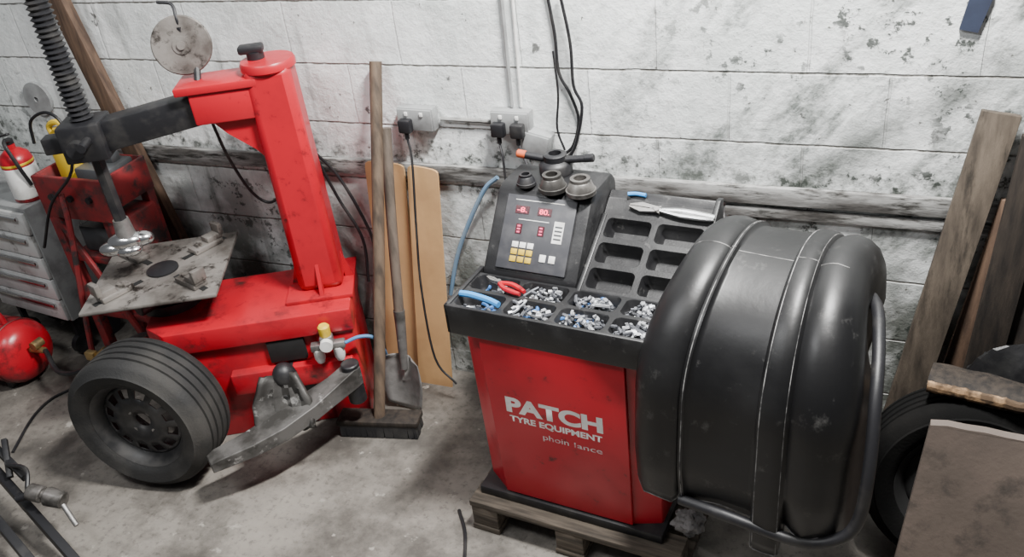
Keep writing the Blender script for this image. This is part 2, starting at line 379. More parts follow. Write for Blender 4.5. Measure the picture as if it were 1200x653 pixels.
mb=MB(BF); mb.prism([(.0,.17,.79),(.0,.18,.888),(.0,.335,1.088),(.0,.365,1.103),(.0,.50,1.103),(.0,.53,1.07),(.0,.53,.79)],(.312,0,0),bev=.012)
con=obj('console',mb,BPL,bal)
PF=BF@T(.045,.1935,.905)@Rx(52.5)
pan=obj('control_panel',MB(PF).bb(0,.228,-.004,.222,.002,.010,.003),PANEL,bal)
for x,y,w,h in ((.035,.166,.045,.024),(.108,.166,.045,.024),(.046,.105,.020,.030),(.119,.105,.020,.030)):
    b=obj('display',MB(PF).bb(x,x+w,y,y+h,.008,.0115),GLASS,pan)
for s_,x in (('-8.',.041),('80.',.114)): text('digits',s_,PF@T(x,.1705,.0122),.032,.015,DIG,pan,.01,label='lit red digits')
for x in (.046,.119):
    for i in range(3): obj('position_light',MB(PF).bb(x+.005,x+.015,.108+i*.009,.113+i*.009,.0115,.0125),PINK,pan)
for i in range(3):
    for j in range(3): obj('button',MB(PF).bb(.044+i*.025,.064+i*.025,.020+j*.022,.037+j*.022,.009,.0125,.001),YEL if j<2 else WHITE,pan)
for i in range(2): obj('button',MB(PF).bb(.14+i*.03,.16+i*.03,.03,.052,.009,.0125,.001),WHITE,pan)
stk=obj('sticker',MB(PF).bb(.168,.2,.09,.155,.009,.0106),WHITE,pan,label='white paper sticker')
mb=MB(PF)
for i in range(4): mb.bb(.172,.196,.1+i*.012,.105+i*.012,.0106,.0109)
obj('sticker_print',mb,DGREY,pan)
obj('panel_marking',MB(PF).bb(.03,.19,.2065,.2085,.009,.0106),WHITE,pan)
obj('panel_marking',MB(PF).bb(.05,.15,.148,.15,.009,.0106),WHITE,pan)
# hood: drum with thick rounded outer rims, recessed flat centre panel and raised bands, closed on its outer side
HF=BF@T(.643,.25,.738)@Rz(-5)
KX=.95
prof=[(-.004,-.11),(0,-.072),(.006,-.046),(.018,-.026),(.036,-.010),(.058,-.001),(.085,.002),(.108,-.002),(.120,-.008),(.126,-.013),(.130,-.005),(.139,-.004),(.144,-.014),(.152,-.016),(.22,-.016),(.286,-.016),(.294,-.015),(.300,-.004),(.306,-.001),(.33,.001),(.350,-.001),(.356,-.009),(.361,-.014),(.368,-.010),(.382,-.003),(.402,.001),(.430,-.006),(.453,-.022),(.468,-.046),(.476,-.085),(.478,-.16),(.478,-.24),(.477,-.33)]
path=[]
for i in range(37):
    a=R(18+162*i/36); path.append((V((0,math.cos(a),math.sin(a)))*.355,V((0,math.cos(a),math.sin(a))),0.0))
for i in range(1,13):
    q=i/12; path.append((V((0,-.355-.020*q,-.315*q)),V((0,-1,-.05)).normalized(),q))
def ends(x):
    if x<.125: return .014+.012*math.sin(x*110)
    if x<.295: return .034+.008*math.sin(x*120)
    if x<.358: return -.045
    return .038+.012*math.sin(x*90)
def hp(k,x,dr):
    P,Nn,q=path[k]; ss=max(0,(-P.y)/.375)
    fl=-.055*(1-x/.478)*min(1,ss)**1.8+.062*(max(0,x)/.478)**1.5*min(1,ss)**1.4
    tuck=.022*max(0,q-.6)/.4*(1 if (x<.295 or x>.358) else .2)
    cre=.002*noise.noise(V((x*9,k*.16,3)))
    return P+Nn*(dr+cre)+V((x*KX+fl,tuck,ends(x)*q))
mb=MB(HF); rows=[mb.vs([hp(k,x,dr) for x,dr in prof]) for k in range(len(path))]
for a,b in zip(rows,rows[1:]):
    for i in range(len(prof)-1): mb.f((a[i],a[i+1],b[i+1],b[i]))
hood=obj('hood',mb,HOOD,bal,sol=.006,ang=50)
for x,dr in ((.1345,-.003),(.303,-.001),(.353,-.003)):
    mb=MB(HF); mb.tube([hp(k,x,dr+.001) for k in range(6,len(path),2)],.0015,6,2); obj('seam_dust',mb,DUST,hood,label='pale dusty seam line')
mb=MB(HF); mb.tube([hp(18,x,dr+.0025) for x,dr in prof[3:-6]],.0013,6,2); obj('seam_dust',mb,DUST,hood,label='pale scuffed line across hood')
mb=MB(HF); mb.tube([hp(len(path)-1,x,dr) for x,dr in prof[1:-5]],.004,6,1); obj('hem',mb,DUST,hood,label='scuffed ragged lower hem')
mb=MB(); mb.tube([aY(797,585,-.90),aY(850,604,-.935),aY(930,633,-.955),aY(975,634,-.955),aY(1004,614,-.945),aY(1018,555,-.92),aY(1026,470,-.84),aY(1030,405,-.72),aY(1026,355,-.58),aY(1000,335,-.47)],.0155,12)
obj('guard_tube',mb,BST,hood,label='black bent guard tube around hood edge')
mb=MB(BF); mb.cyl((.59,.25,.75),(.93,.2,.75),.02); mb.cyl((.62,.25,.75),(.66,.245,.75),.075,n=28)
obj('shaft',mb,STEEL,bal)
mb=MB(BF); mb.tube([(.57,.47,.66),(.66,.50,.68),(.74,.53,.76),(.78,.50,.86)],.018,10); obj('hood_arm',mb,BST,bal)
mb=MB(BF); mb.bb(.575,.62,-.02,.05,.62,.76,.006); mb.cyl((.585,-.06,.65),(.60,.0,.66),.022,bev=.004); mb.tube([(.61,-.03,.70),(.595,-.06,.66),(.59,-.065,.62)],.012)
obj('hood_hinge',mb,BST,bal)
# pallet
pal=empty('wooden_pallet','grey weathered wooden pallet under the red wheel balancer','pallet',BF@V((.30,.25,0)),th)
for k in range(5):
    y=-.055+.133*k; obj('deck_board',MB(BF).bb(-.035,.68,y,y+.10,.105,.129,.003),WOODG,pal)
for x in (-.035,.27,.58):
    for y in (-.05,.2,.46): obj('block',MB(BF).bb(x+.002,x+.098,y,y+.1,.022,.105,.003),WOODG,pal)
    obj('base_board',MB(BF).bb(x,x+.10,-.055,.565,0,.022,.002),WOODG,pal)
# things on / in the trays
wt=MB(); 
wt.tube([(-.018,0,.005),(-.009,.002,.005),(0,.0028,.005),(.009,.002,.005),(.018,0,.005)],.0048,6,2); wt.bb(-.006,.006,.002,.0045,.004,.016); wt.bb(-.006,.006,-.003,.0045,.014,.016)
wt2=MB()
wt2.tube([(-.028,0,.004),(-.012,.004,.004),(.012,.004,.004),(.028,0,.004)],.0038,6,2); wt2.bb(-.005,.005,.003,.006,.003,.014)
wt3=MB(); wt3.tube([(-.030,0,.004),(-.010,.003,.005),(.012,-.003,.005),(.030,.001,.004)],.0042,6,2)
protos={'silver':obj('wheel_weight',wt,LEAD),'dark':obj('wheel_weight',wt2,LEAD2),'blue':obj('wheel_weight',wt3,BLEAD)}
fresh=set(protos)
cw=.636/4; ch=.094
words={(0,1):'by the red pliers, back left',(0,0):'beside the light blue stick, front left',(1,0):'second from left in front row',(1,1):'second from left in back row',(2,0):'third from left in front row',(2,1):'third from left in back row',(3,0):'at right end of front row',(3,1):'at right end of back row'}
cnt={(0,1):12,(0,0):14,(1,0):34,(1,1):30,(2,0):38,(2,1):36,(3,0):34,(3,1):34}
for key,n in cnt.items():
    i,j=key
    for k in range(n):
        x=-.010+cw*(i+.5)+random.uniform(-.33,.33)*cw; y=-.010+ch*(j+.5)+random.uniform(-.27,.27)*ch
        z=.8345+.0052*(k//4)
        r=random.random(); kind='blue' if r<(.16 if key in ((1,0),(0,0),(2,0)) else .04) else ('dark' if r<.50 else 'silver')
        if kind in fresh: o=protos[kind]; fresh.discard(kind)
        else: o=dup(protos[kind])
        sc=random.uniform(.8,1.5)
        o.matrix_world=BF@T(x,y,z)@Rz(random.uniform(0,360))@Rx(random.uniform(-40,40)); o.scale=(sc*random.uniform(.55,1.0),random.uniform(1.,1.5),random.uniform(1.,1.4))
        tag(o,'small '+kind+(' grey' if kind!='blue' else '')+' wheel weight in the tray compartment '+words[key],'wheel weight',kind+' wheel weights in compartment '+words[key])
def pliers(M,L,hm,label,jm=STEEL,sp=1.0):
    e=empty('pliers',label,'pliers',M@V((0,0,0)),0)
    for sgn in (-1,1):
        mb=MB(M); mb.tube([(0,0,.006),(-.25*L,sgn*.10*L*sp,.007),(-.5*L,sgn*.09*L*sp,.007),(-.66*L,sgn*.06*L*sp,.007)],lambda t:.0060+.002*math.sin(t*3.1),8); obj('handle',mb,hm,e)
        mb=MB(M); mb.prism([(-.03*L,-sgn*.05*L,.001),(-.03*L,sgn*.03*L,.001),(.2*L,sgn*.06*L,.001),(.34*L,sgn*.02*L,.001),(.34*L,sgn*.004*L,.001),(.1*L,sgn*.006*L,.001)],(0,0,.010)); obj('jaw',mb,jm,e)
    obj('pivot',MB(M).cyl((.01*L,0,0),(.01*L,0,.014),.008),jm,e)
pliers(BF@T(.085,.128,.885)@Rz(160)@Rx(4),.15,RED,'red handled pliers lying in back left tray compartment')
pliers(BF@T(.48,.427,1.029)@Rz(176)@Rx(-31),.26,CHROME,'long silver wheel weight pliers laid across ledge of slanted tray',sp=.30)
mb=MB(BF@T(.07,.035,.884)@Rz(-8)); mb.tube([(-.07,0,.006),(-.03,.004,.008),(.03,.002,.008),(.07,-.004,.006)],.0095,8); obj('pocket_tool',mb,BLUE,label='light blue plastic stick in front left tray compartment',cat='tool')
mb=MB(BF@T(.40,.462,1.046)@Rz(6)); mb.tube([(-.025,0,.010),(0,.003,.011),(.03,-.002,.010)],.0065,8); obj('marker_pen',mb,BLUE,label='short blue marker lying on the ledge behind the silver pliers',cat='marker')
def cone(u,v,r,h,m,label):
    p=aZ(u,v,1.1045)
    o=obj('centring_cone',MB(T(p)).lathe([(r*.55,0),(r,0),(r,h*.25),(r*.93,h*.28),(r*.72,h*.75),(r*.66,h*.8),(r*.66,h),(r*.42,h),(r*.42,h*.3),(.0,h*.3)],n=28,caps=False),m,label=label,cat='cone',group='cones on the balancer console')
cone(648,222,.043,.05,CONEM,'dark oily centring cone in front, left of the brighter worn one, on console')
cone(681,226,.045,.048,CONEW,'worn grey steel centring cone at right end of console top')
cone(617,216,.03,.035,BST,'small black centring cone at left corner of console top')
p=aZ(652,201,1.1045); QN=T(p)
q=empty('quick_nut','black quick locking nut with wing handles, left one orange tipped, on console','wheel nut',p)
obj('body',MB(QN).lathe([(.052,0),(.052,.026),(.046,.034),(.036,.040),(.036,.058),(.030,.062),(.020,.062),(.020,.035),(0,.035)],n=28),BST,q)
for sx in (-1,1):
    h=obj('wing',MB(QN).tube([(sx*.034,0,.042),(sx*.07,0,.046),(sx*.10,0,.050)],.012,10),BST,q); obj('tip',MB(QN).cyl((sx*.095,0,.050),(sx*.125,0,.054),.013,bev=.003),ORG if sx<0 else BST,h)
# ---------------------------------------------------------------- TYRE CHANGER
TF=T(-1.77,-.36,0)@Rz(28)
tch=empty('tyre_changer','red tyre changing machine with tall red column, black swing arm and turntable','tyre changer',TF@V((-.38,.19,0)),28)
mb=MB(TF); mb.prism([(-.70,.02,.0),(-.03,.03,0),(-.03,.36,0),(-.70,.36,0)],(0,0,.465),bev=.006); obj('cabinet',mb,RED2,tch)
mb=MB(TF); mb.prism([(-.70,0,.425),(.0,0,.425),(.0,.375,.425),(-.78,.375,.425),(-.78,.08,.425)],(0,0,.095),bev=.008); obj('top_plate',mb,RED2,tch)
obj('side_opening',MB(TF).bb(-.34,-.2,.008,.06,.325,.420,.002),DARK,tch)
mb=MB(TF)
mb.bb(-.50,-.03,-.02,.06,.215,.310,.008); obj('side_beam',mb,RED2,tch)
obj('rear_panel',MB(TF).bb(-.15,-.012,.012,.372,.0,.44,.006),RED2,tch)
obj('column_base',MB(TF).bb(-.245,.010,.085,.375,.518,.535,.003),RED2,tch)
for sx,x in ((-1,-.198),(1,-.026)):
    mb=MB(TF); mb.prism([(x,.225,.535),(x+sx*.034,.225,.535),(x,.225,.65)],(0,.014,0)); obj('gusset',mb,RED,tch)
mb=MB(TF); mb.prism([(-.115,.146,.535),(-.115,.10,.535),(-.115,.146,.65)],(.014,0,0)); obj('gusset',mb,RED,tch)
sq=lambda h,z:[(-h,-h,z),(h,-h,z),(h,h,z),(-h,h,z)]
obj('column',MB(TF@T(-.112,.232,0)).loft([sq(.088,.53),sq(.080,1.41)]),RED,tch,bev=.030)
mb=MB(TF@T(-.112,.232,0)); mb.lathe([(.088,1.385),(.095,1.392),(.095,1.412),(.090,1.420),(.03,1.420),(.0,1.420)],n=32,); obj('column_cap',mb,RED,tch)
mb=MB(TF@T(-.15,.25,0)); mb.cyl((0,0,1.41),(0,0,1.445),.03); mb.box((-.01,0,1.455),(.085,.05,.028),bev=.008); obj('lock_knob',mb,BST,tch)
mb=MB(TF); mb.bb(-.39,-.17,.160,.305,1.240,1.352,.008); mb.bb(-.43,-.15,.150,.315,1.352,1.380,.005)
mb.prism([(-.175,.19,1.06),(-.175,.19,1.25),(-.35,.19,1.25),(-.30,.19,1.19),(-.22,.19,1.12)],(0,.085,0)); obj('arm_bracket',mb,RED,tch)
arm=obj('swing_arm',MB(TF).bar((-.27,.232,1.300),(-.80,.232,1.226),.090,.106,(0,0,1),.006),BST,tch)
mb=MB(TF); mb.bb(-.86,-.71,.160,.305,1.165,1.30,.01); mb.bb(-.93,-.84,.19,.25,1.20,1.26,.006); mb.cyl((-.80,.125,1.225),(-.80,.17,1.225),.03); mb.cyl((-.76,.085,1.245),(-.76,.17,1.245),.015)
obj('carriage',mb,BST,tch)
PX=TF@T(-.782,.232,0)
obj('post',MB(PX).lathe([(.024,.86),(.024,1.9)],n=6),BST,tch)
pr=[];z=1.298
while z<1.93: pr+=[(.029,z),(.041,z+.009)]; z+=.018
obj('bellows',MB(PX).lathe(pr,n=20),BST,tch)
mb=MB(PX); mb.ell((-.01,.0,.82),(.068,.046,.036)); mb.ell((-.060,-.01,.80),(.052,.036,.028)); mb.ell((.040,.012,.815),(.052,.034,.030)); mb.ell((.0,-.02,.79),(.05,.035,.024))
mh=obj('mount_head',mb,CHROME,tch)
obj('head_collar',MB(PX).cyl((0,0,.82),(0,0,.91),.038,.028,n=16),STEEL,mh)
mb=MB(PX); mb.cyl((-.05,.03,.77),(-.05,.03,.82),.018,bev=.003); obj('guide_roller',mb,STEEL,mh)
TT=TF@T(-.71,.262,0)
obj('turntable_shaft',MB(TT).lathe([(.12,.515),(.12,.56),(.075,.57),(.075,.64)],n=24),BST,tch)
tt=obj('turntable',MB(TT).box((0,0,.652),(.50,.50,.016),bev=.006),DSTEEL,tch)
for a in range(4):
    A=Rz(45+90*a)
    obj('slot',MB(TT).bb(.09,.29,-.012,.012,.6595,.6612,0,A),DARK,tt)
    mb=MB(TT); mb.box((.20,0,.671),(.13,.062,.022),A,.006); mb.box((.235,0,.69),(.07,.05,.028),A,.006); mb.box((.265,0,.715),(.022,.055,.05),A,.005); mb.cyl(A@V((.17,0,.68)),A@V((.17,0,.695)),.014); obj('clamp_jaw',mb,DSTEEL,tt)
    mb=MB(TT); mb.M=TT@A; mb.cyl((-.03,.06,.60),(.17,.06,.60),.036,n=16,bev=.004); obj('clamp_cylinder',mb,BST,tt)
mb=MB(TT); mb.lathe([(.06,.66),(.06,.668),(.03,.674),(.0,.674)],n=24); obj('hub_plate',mb,BST,tt)
# air regulator
AR=TF@T(-.105,-.03,.395)
ar=obj('air_regulator',MB(AR).box((0,0,0),(.13,.035,.03),bev=.006).box((0,-.002,.02),(.05,.04,.055),bev=.008),STEEL,tch)
for x in (-.04,.035): obj('filter_bowl',MB(AR).lathe([(.0,-.075),(.014,-.07),(.021,-.05),(.021,-.01)],T(x,0,0)@I4,16),WHITE,ar)
obj('gauge',MB(AR).cyl((0,-.02,.02),(0,-.042,.02),.024,n=20),WHITE,ar); obj('yellow_knob',MB(AR).lathe([(.02,.045),(.022,.05),(.022,.085),(.016,.092),(0,.092)],n=16),YEL,ar)
mb=MB(); mb.tube([AR@V((.065,0,0)),AR@V((.12,.01,.01)),AR@V((.17,.03,-.02)),AR@V((.19,.1,-.15)),AR@V((.15,.2,-.32))],.007); obj('air_hose',mb,BLUEH,tch,label='blue air hose')
# bead breaker: bent arm with a low crumpled shoe close to the body
P0=V((-1.745,-.47,.28));P2=V((-2.06,-.915,.20)); dd=(P2-P0); dd.z=0; dd.normalize(); nx=V((-dd.y,dd.x,0))
def secs(L):
    o=[]
    for a,wd,ht,z in L:
        c=V((a[0],a[1],z)); o.append([c-nx*wd/2-V((0,0,ht/2)),c+nx*wd/2-V((0,0,ht/2)),c+nx*wd/2+V((0,0,ht/2)),c-nx*wd/2+V((0,0,ht/2))])
    return o
e0=P0-dd*.03; e2=P2+dd*.03
mb=MB(); mb.loft(secs([(e0,.05,.075,.30),(P0,.075,.08,.30),((-1.785,-.55),.08,.07,.280),((-1.835,-.625),.105,.062,.258),((-1.90,-.735),.11,.058,.236),((-1.975,-.83),.095,.052,.216),(P2,.075,.046,.198),(e2,.06,.04,.192)]))
ba=obj('bead_breaker_arm',mb,WSTEEL,tch,bev=.003,ang=25)
mb=MB(); mb.cyl(P0+V((0,0,-.1)),P0+V((0,0,.075)),.034,bev=.004); obj('pivot_pin',mb,BST,ba)
bm_=MB(); Bl=frame(V((-1.925,-.665,.285)),V((.469,-.883,.65)),V((.883,.469,0)))
gv=[]
for i in range(13):
    u=-1+i/6; gv.append(bm_.vs([(u*.105*(1-.40*max(0,w))+.010*noise.noise(V((u*3,w*4,1))),w*.105+.010*noise.noise(V((u*4,w*3,5))),.032*u*u+.014*noise.noise(V((u*4,w*5,9)))) for w in (-1,-.75,-.5,-.25,0,.25,.5,.75,1)],Bl))
for a,b in zip(gv,gv[1:]):
    for j in range(8): bm_.f((a[j],a[j+1],b[j+1],b[j]))
obj('breaker_blade',bm_,SHOE,ba,sol=.018,label='scuffed crumpled bead breaker shoe',ang=20)
mb=MB(); mb.cyl(TF@V((-.27,.04,.29)),V((-1.92,-.66,.29)),.022); mb.ell(V((-1.945,-.60,.355)),(.045,.045,.055)); obj('breaker_rod',mb,BST,ba)
obj('rubber_pad',MB(TF).bb(-.42,-.20,.0,.04,.06,.21,.004),BST,tch)
for i in range(3): obj('pedal',MB(TF).bb(-.80,-.69,.06+i*.1,.12+i*.1,.05,.065,.004),BST,tch)
mb=MB(); mb.tube([aY(247,140,-.22),aY(268,185,-.18),aY(295,225,-.12),aY(318,237,-.10),aY(331,215,-.13),aY(328,150,-.18)],.006); obj('air_hose',mb,BST,tch,label='black hose looping from arm bracket')
mb=MB(); mb.tube([aY(368,178,-.12),aY(395,205,-.06),aY(420,245,-.05),aY(438,285,-.06),aY(440,325,-.09)],.006); obj('air_hose',mb,BST,tch,label='black hose behind column')
mb=MB(); mb.tube([aY(372,188,-.12),aY(398,235,-.06),aY(425,280,-.06),aY(432,330,-.1)],.006); obj('power_lead',mb,BST,tch)
DC=aY(213,53,-.30); DFm=frame(DC,(CAM-DC)+V((-.6,0,-.3)))
mb=MB(DFm); mb.lathe([(0,-.008),(.098,-.008),(.10,-.004),(.10,.004),(.096,.008),(.03,.008),(.03,.012),(.014,.012),(.014,.02),(0,.02)],n=40)
pdk=obj('press_disc',mb,DSTEEL,tch,label='round grey steel disc above the arm bracket')
mb=MB(); mb.tube([DC+V((0,.012,.06)),DC+V((0,.014,0)),DC+V((.02,.02,-.06)),TF@V((-.36,.23,1.37))],.012); mb.tube([DC+V((0,.012,.05)),DC+V((0,.012,.09)),DC+V((-.02,.03,.13)),DC+V((-.07,.02,.14))],.006); obj('disc_holder',mb,BST,tch)
# ---------------------------------------------------------------- tyres
def wheel(fr,Rr,W,ri,label,holes=True,rmat=None,tmat=None):
    root=empty('car_wheel',label,'wheel',fr@V((0,0,0)),0)
    rmat=rmat or RIMM; h=W/2
    pf=[(ri,-h*.78),(ri+.012,-h*.95),(ri+.03,-h*1.02),((ri+Rr)/2+.01,-h*1.08),(Rr-.035,-h*1.0),(Rr-.014,-h*.9),(Rr-.004,-h*.76)]
    for g in (-.5,-.17,.17,.5): pf+=[(Rr,h*g-.006),(Rr-.008,h*g-.004),(Rr-.008,h*g+.004),(Rr,h*g+.006)]
    pf+=[(r,-z) for r,z in pf[6::-1]]+[(ri+.012,h*.6),(ri+.05,h*.5),(ri+.05,-h*.5),(ri+.012,-h*.6)]
    obj('tyre',MB(fr).lathe(pf,n=56,closed=True),tmat or RUB,root)
    rm=obj('rim',MB(fr).lathe([(ri-.004,-h*.75),(ri+.012,-h*.8),(ri+.012,-h*.7),(ri-.012,-h*.55),(ri-.02,0),(ri-.012,h*.55),(ri+.010,h*.72),(ri+.012,h*.84),(ri+.004,h*.86),(ri-.008,h*.76),(ri-.024,h*.5),(ri-.032,0)],n=48,closed=True),rmat,root)
    mb=MB(fr); n=60
    rad=[(.03,h*.40),(.05,h*.50),(.080,h*.58),(ri*.60,h*.56),(ri*.79,h*.46),(ri-.022,h*.42)]
    rg=[mb.vs([(r*math.cos(2*math.pi*i/n),r*math.sin(2*math.pi*i/n),z) for i in range(n)]) for r,z in rad]
    for k in range(len(rad)-1):
        for i in range(n):
            if holes and k==3 and i%5 in (1,2,3): continue
            mb.f((rg[k][i],rg[k][(i+1)%n],rg[k+1][(i+1)%n],rg[k+1][i]))
    dsk=obj('rim_disc',mb,rmat,rm,sol=.005)
    for i in range(4):
        a=R(45+90*i); obj('lug_hole',MB(fr).cyl((.055*math.cos(a),.055*math.sin(a),h*.49),(.055*math.cos(a),.055*math.sin(a),h*.535),.009,n=12),STEEL,dsk)
    return root
wheel(frame(V((-2.40,-.842,.286)),V((.16,-.97,.03))),.280,.215,.180,'black tyre on black steel rim with a ring of holes, beside the tyre changer')
wheel(frame(V((.31,-.44,.283)),V((.05,-1,.22))),.275,.18,.18,'dark dirty wheel standing behind the brown board at bottom right',False,DARK,DRUB)
# ---------------------------------------------------------------- broom, shovel, cardboard
bt=aY(440,72,-.03); b0=V((-1.70,-.43,0)); bb_=b0+V((0,0,.07))
br=empty('push_broom','long wooden handled yard broom with black bristles, leaning on wall','broom',b0,12)
obj('handle',MB().tube([bb_,bb_*.6+bt*.4+V((.006,0,0)),bt],.0225,12),HND,br)
BH=T(b0)@Rz(12)
obj('head',MB(BH).box((0,0,.066),(.33,.085,.024),bev=.005),WOODD,br)
mb=MB(BH)
for i in range(26):
    for j in range(4):
        x=-.15+.30*i/25; y=-.030+.020*j
        mb.prism([(x-.006,y-.010,.055),(x+.006,y-.010,.055),(x+.006,y+.010,.055),(x-.006,y+.010,.055)],(random.uniform(-.004,.004),(j-1.5)*.003,-.054+random.uniform(0,.004)))
obj('bristles',mb,BST,br)
st=V((-1.655,-.285,.0)); sp_=aY(452,150,-.06); ax=(sp_-st).normalized()
sh=empty('shovel','long handled shovel with worn steel blade standing by the broom','shovel',st)
xx=V((1,-.15,0)); xx=(xx-ax*xx.dot(ax)).normalized(); nn=xx.cross(ax)
SH=T(st)@Matrix((xx,ax,nn)).transposed().to_4x4()
mb=MB(SH); rows=[]
for j in range(13):
    t=j/12; y=.008+.24*t; w=.098*math.sin(math.pi*min(1,.26+.42*t))**.6*(1-.12*max(0,t-.5))
    if j==12: w*=.72
    rows.append(mb.vs([(w*(-1+i/4),y+.02*(i/4-1)**2*(1-t)*1.2,.028*(i/4-1)**2*(1+.4*t)+(.012 if abs(i-4)<1 and j>6 else 0)) for i in range(9)]))
for a,b in zip(rows,rows[1:]):
    for i in range(8): mb.f((a[i],a[i+1],b[i+1],b[i]))
obj('blade',mb,SHST,sh,sol=.003)
obj('socket',MB(SH).tube([(0,.19,.012),(0,.26,.012),(0,.36,.012),(0,.44,.014)],lambda t:.016+.007*t,10),WSTEEL,sh)
obj('handle',MB(SH).tube([(0,.42,.014),(0,.8,.012),(0,(sp_-st).length,0)],.020,10),HND2,sh)
def tallboard(bl,br_,tl,tr,m,label):
    bl,br_,tl,tr=map(V,(bl,br_,tl,tr)); pts=[bl,br_]
    up=(tl-bl); dx=(tr-tl)
    for i in range(9):
        a=math.pi*i/8; c=math.cos(a); s=max(0,math.sin(a))
        fx=.5+.5*(abs(c)**.5)*(1 if c>=0 else -1); pts.append(tl+dx*fx+up.normalized()*(-.028*(1-s**.5)))
    obj('cardboard_sheet',MB().prism(pts,(0,-.008,0)),m,label=label,cat='cardboard')
tallboard((-1.865,-.070,0),(-1.70,-.070,0),aY(428,187,-.032),aY(474,192,-.032),TAN,'tan cardboard sheet with rounded top, left one behind the broom handle')
tallboard((-1.70,-.105,0),(-1.545,-.105,0),aY(478,192,-.046),aY(514,199,-.046),TAN2,'tan cardboard sheet with rounded top, right one beside the shovel handle')
# ---------------------------------------------------------------- wall electrics
def socket(u,v,label,ang=0,plugs=(),w=.142,h=.085):
    c=aY(u,v,0); M=T(c)@Ry(ang)
    e=empty('wall_socket',label,'socket',M@V((0,0,-h/2)),0)
    obj('back_box',MB(M).bb(-w/2,w/2,-.042,0,-h/2,h/2,.006),GREYP,e); obj('face_plate',MB(M).bb(-w/2+.004,w/2-.004,-.05,-.042,-h/2+.004,h/2-.004,.002),GREYP,e)
    for x in (-.03,.03): obj('switch',MB(M).bb(x-.006,x+.006,-.055,-.05,.016,.03,.001),WHITE,e)
    for x in plugs:
        mb=MB(M); mb.box((x,-.066,-.016),(.048,.034,.05),bev=.008); mb.cyl((x,-.066,-.045),(x,-.066,-.065),.008); obj('plug',mb,BST,e)
    return M
M1=socket(493,135,'grey metal double socket left of the other two, above the cardboard',1,(-.03,))
M2=socket(603,139,'grey metal double socket with two black plugs above the balancer console',1,(-.035,.035))
c=aY(633,164,0); M3=T(c)@Ry(14)
e=empty('junction_box','tilted grey box hanging below the right hand socket','junction box',M3@V((0,0,-.04)))
obj('box',MB(M3).bb(-.05,.05,-.05,0,-.045,.045,.006),GREYP,e); obj('cover',MB(M3).bb(-.045,.045,-.056,-.05,-.04,.04,.003),GREYP,e)
a1=aY(517,139,-.012);a2=aY(580,143,-.012)
obj('conduit',MB().tube([a1,a2],.008,sm=False),RAIL,label='short grey conduit between the two double sockets',cat='conduit')
obj('conduit',MB().tube([aY(600,125,-.012),aY(587,-10,-.012)],.007,sm=False),GREYP,label='grey upright conduit left, rising from right double socket',cat='conduit')
obj('conduit',MB().tube([aY(611,125,-.012),aY(600,-10,-.012)],.005,sm=False),WHITE,label='thinner white upright conduit beside the thicker one',cat='conduit')
def cable(pts,r,m,label,cat='cable',name='cable',group=None):
    return obj(name,MB().tube(pts,r),m,label=label,cat=cat,group=group)
cable([aY(640,-12,-.012),aY(650,40,-.012),aY(655,85,-.012),aY(668,110,-.012),aY(678,140,-.012),aY(672,170,-.012),aY(660,182,-.012)],.0055,BST,'black cable hanging on wall, left strand above balancer')
cable([aY(655,-12,-.03),aY(668,50,-.03),aY(672,100,-.03),aY(682,125,-.03),aY(676,165,-.03),aY(668,184,-.03)],.0055,BST,'black cable hanging on wall, right strand above balancer')
cable([aY(648,60,-.045),aY(654,110,-.045),aY(653,150,-.045),aY(662,176,-.05)],.004,BST,'thin black cable between the two hanging strands')
cable([M1@V((-.03,-.066,-.066)),aY(483,190,-.085),aY(488,270,-.14),aY(494,340,-.17),aY(510,420,-.19),aY(535,450,-.2)],.0045,BST,'black lead dropping from left socket past cardboard')
cable([M2@V((-.035,-.066,-.066)),aY(590,190,-.09),aY(592,230,-.1),aY(580,290,-.12)],.0045,BST,'black lead dropping from left plug of right socket')
cable([M2@V((.035,-.066,-.066)),aY(612,180,-.09),aY(618,195,-.12),aY(630,230,-.17)],.0045,BST,'black lead dropping from right plug of right socket')
cable([aY(583,208,-.045),aY(568,222,-.045),aY(550,260,-.045),aY(536,300,-.045),aY(528,345,-.045)],.0085,FBLUE,'faded blue hose on wall behind the balancer','hose','hose')
cable([aZ(538,598,.006),aZ(545,625,.006),aZ(544,665,.006)],.006,BST,'black lead on the floor at the pallet corner')
cable([aZ(86,455,.006),aZ(60,468,.006),aZ(38,490,.006),aZ(15,530,.006)],.006,BST,'black hose on the floor at far left')
cx=[aY(1138,-8,-.001),aY(1166,-8,-.001),aY(1146,37,-.001),aY(1124,33,-.001)]
obj('cloth_strap',MB().prism(cx,(0,-.012,0)),NAVY,label='dark blue strap hanging on the wall at top right',cat='strap')
# ---------------------------------------------------------------- right clutter
def lean(t,mid):
    return mid+(t-mid)*(-mid.z/(t.z-mid.z))
t1=aY(1174,132,-.035); b1=V((.10,-.20,.0))
obj('plank',MB().bar(b1+V((0,0,.004)),t1,.10,.026,(0,1,.1),.003),WOODL,label='grey brown plank leaning on wall right of the black hood',cat='plank')
t2=aY(1222,160,-.05); b2=V((.33,-.10,0.004)); 
obj('plank',MB().bar(b2,t2,.095,.03,(0,1,.1),.003),WOODD,label='dark timber leaning at the far right edge behind the wheel',cat='plank')
t3=aY(1218,270,-.03); b3=V((.44,-.07,0.004))
obj('plank',MB().bar(b3,t3,.09,.025,(0,1,.1),.003),WOODD,label='short dark timber at far right edge, lowest of the leaning timbers',cat='plank')
t4=aY(1188,235,-.035); b4=V((.225,-.085,0.004))
obj('plank',MB().bar(b4,t4,.065,.022,(0,1,.1),.003),WOODB,label='narrow brown timber between the grey brown plank and the dark right edge timber',cat='plank')
obj('rubbish_sack',MB().ell((.45,-.215,.31),(.20,.072,.31),n=32,k=18,jit=.15,seed=3),SACK,label='black plastic sack slumped at right edge behind the wood chunk',cat='sack')
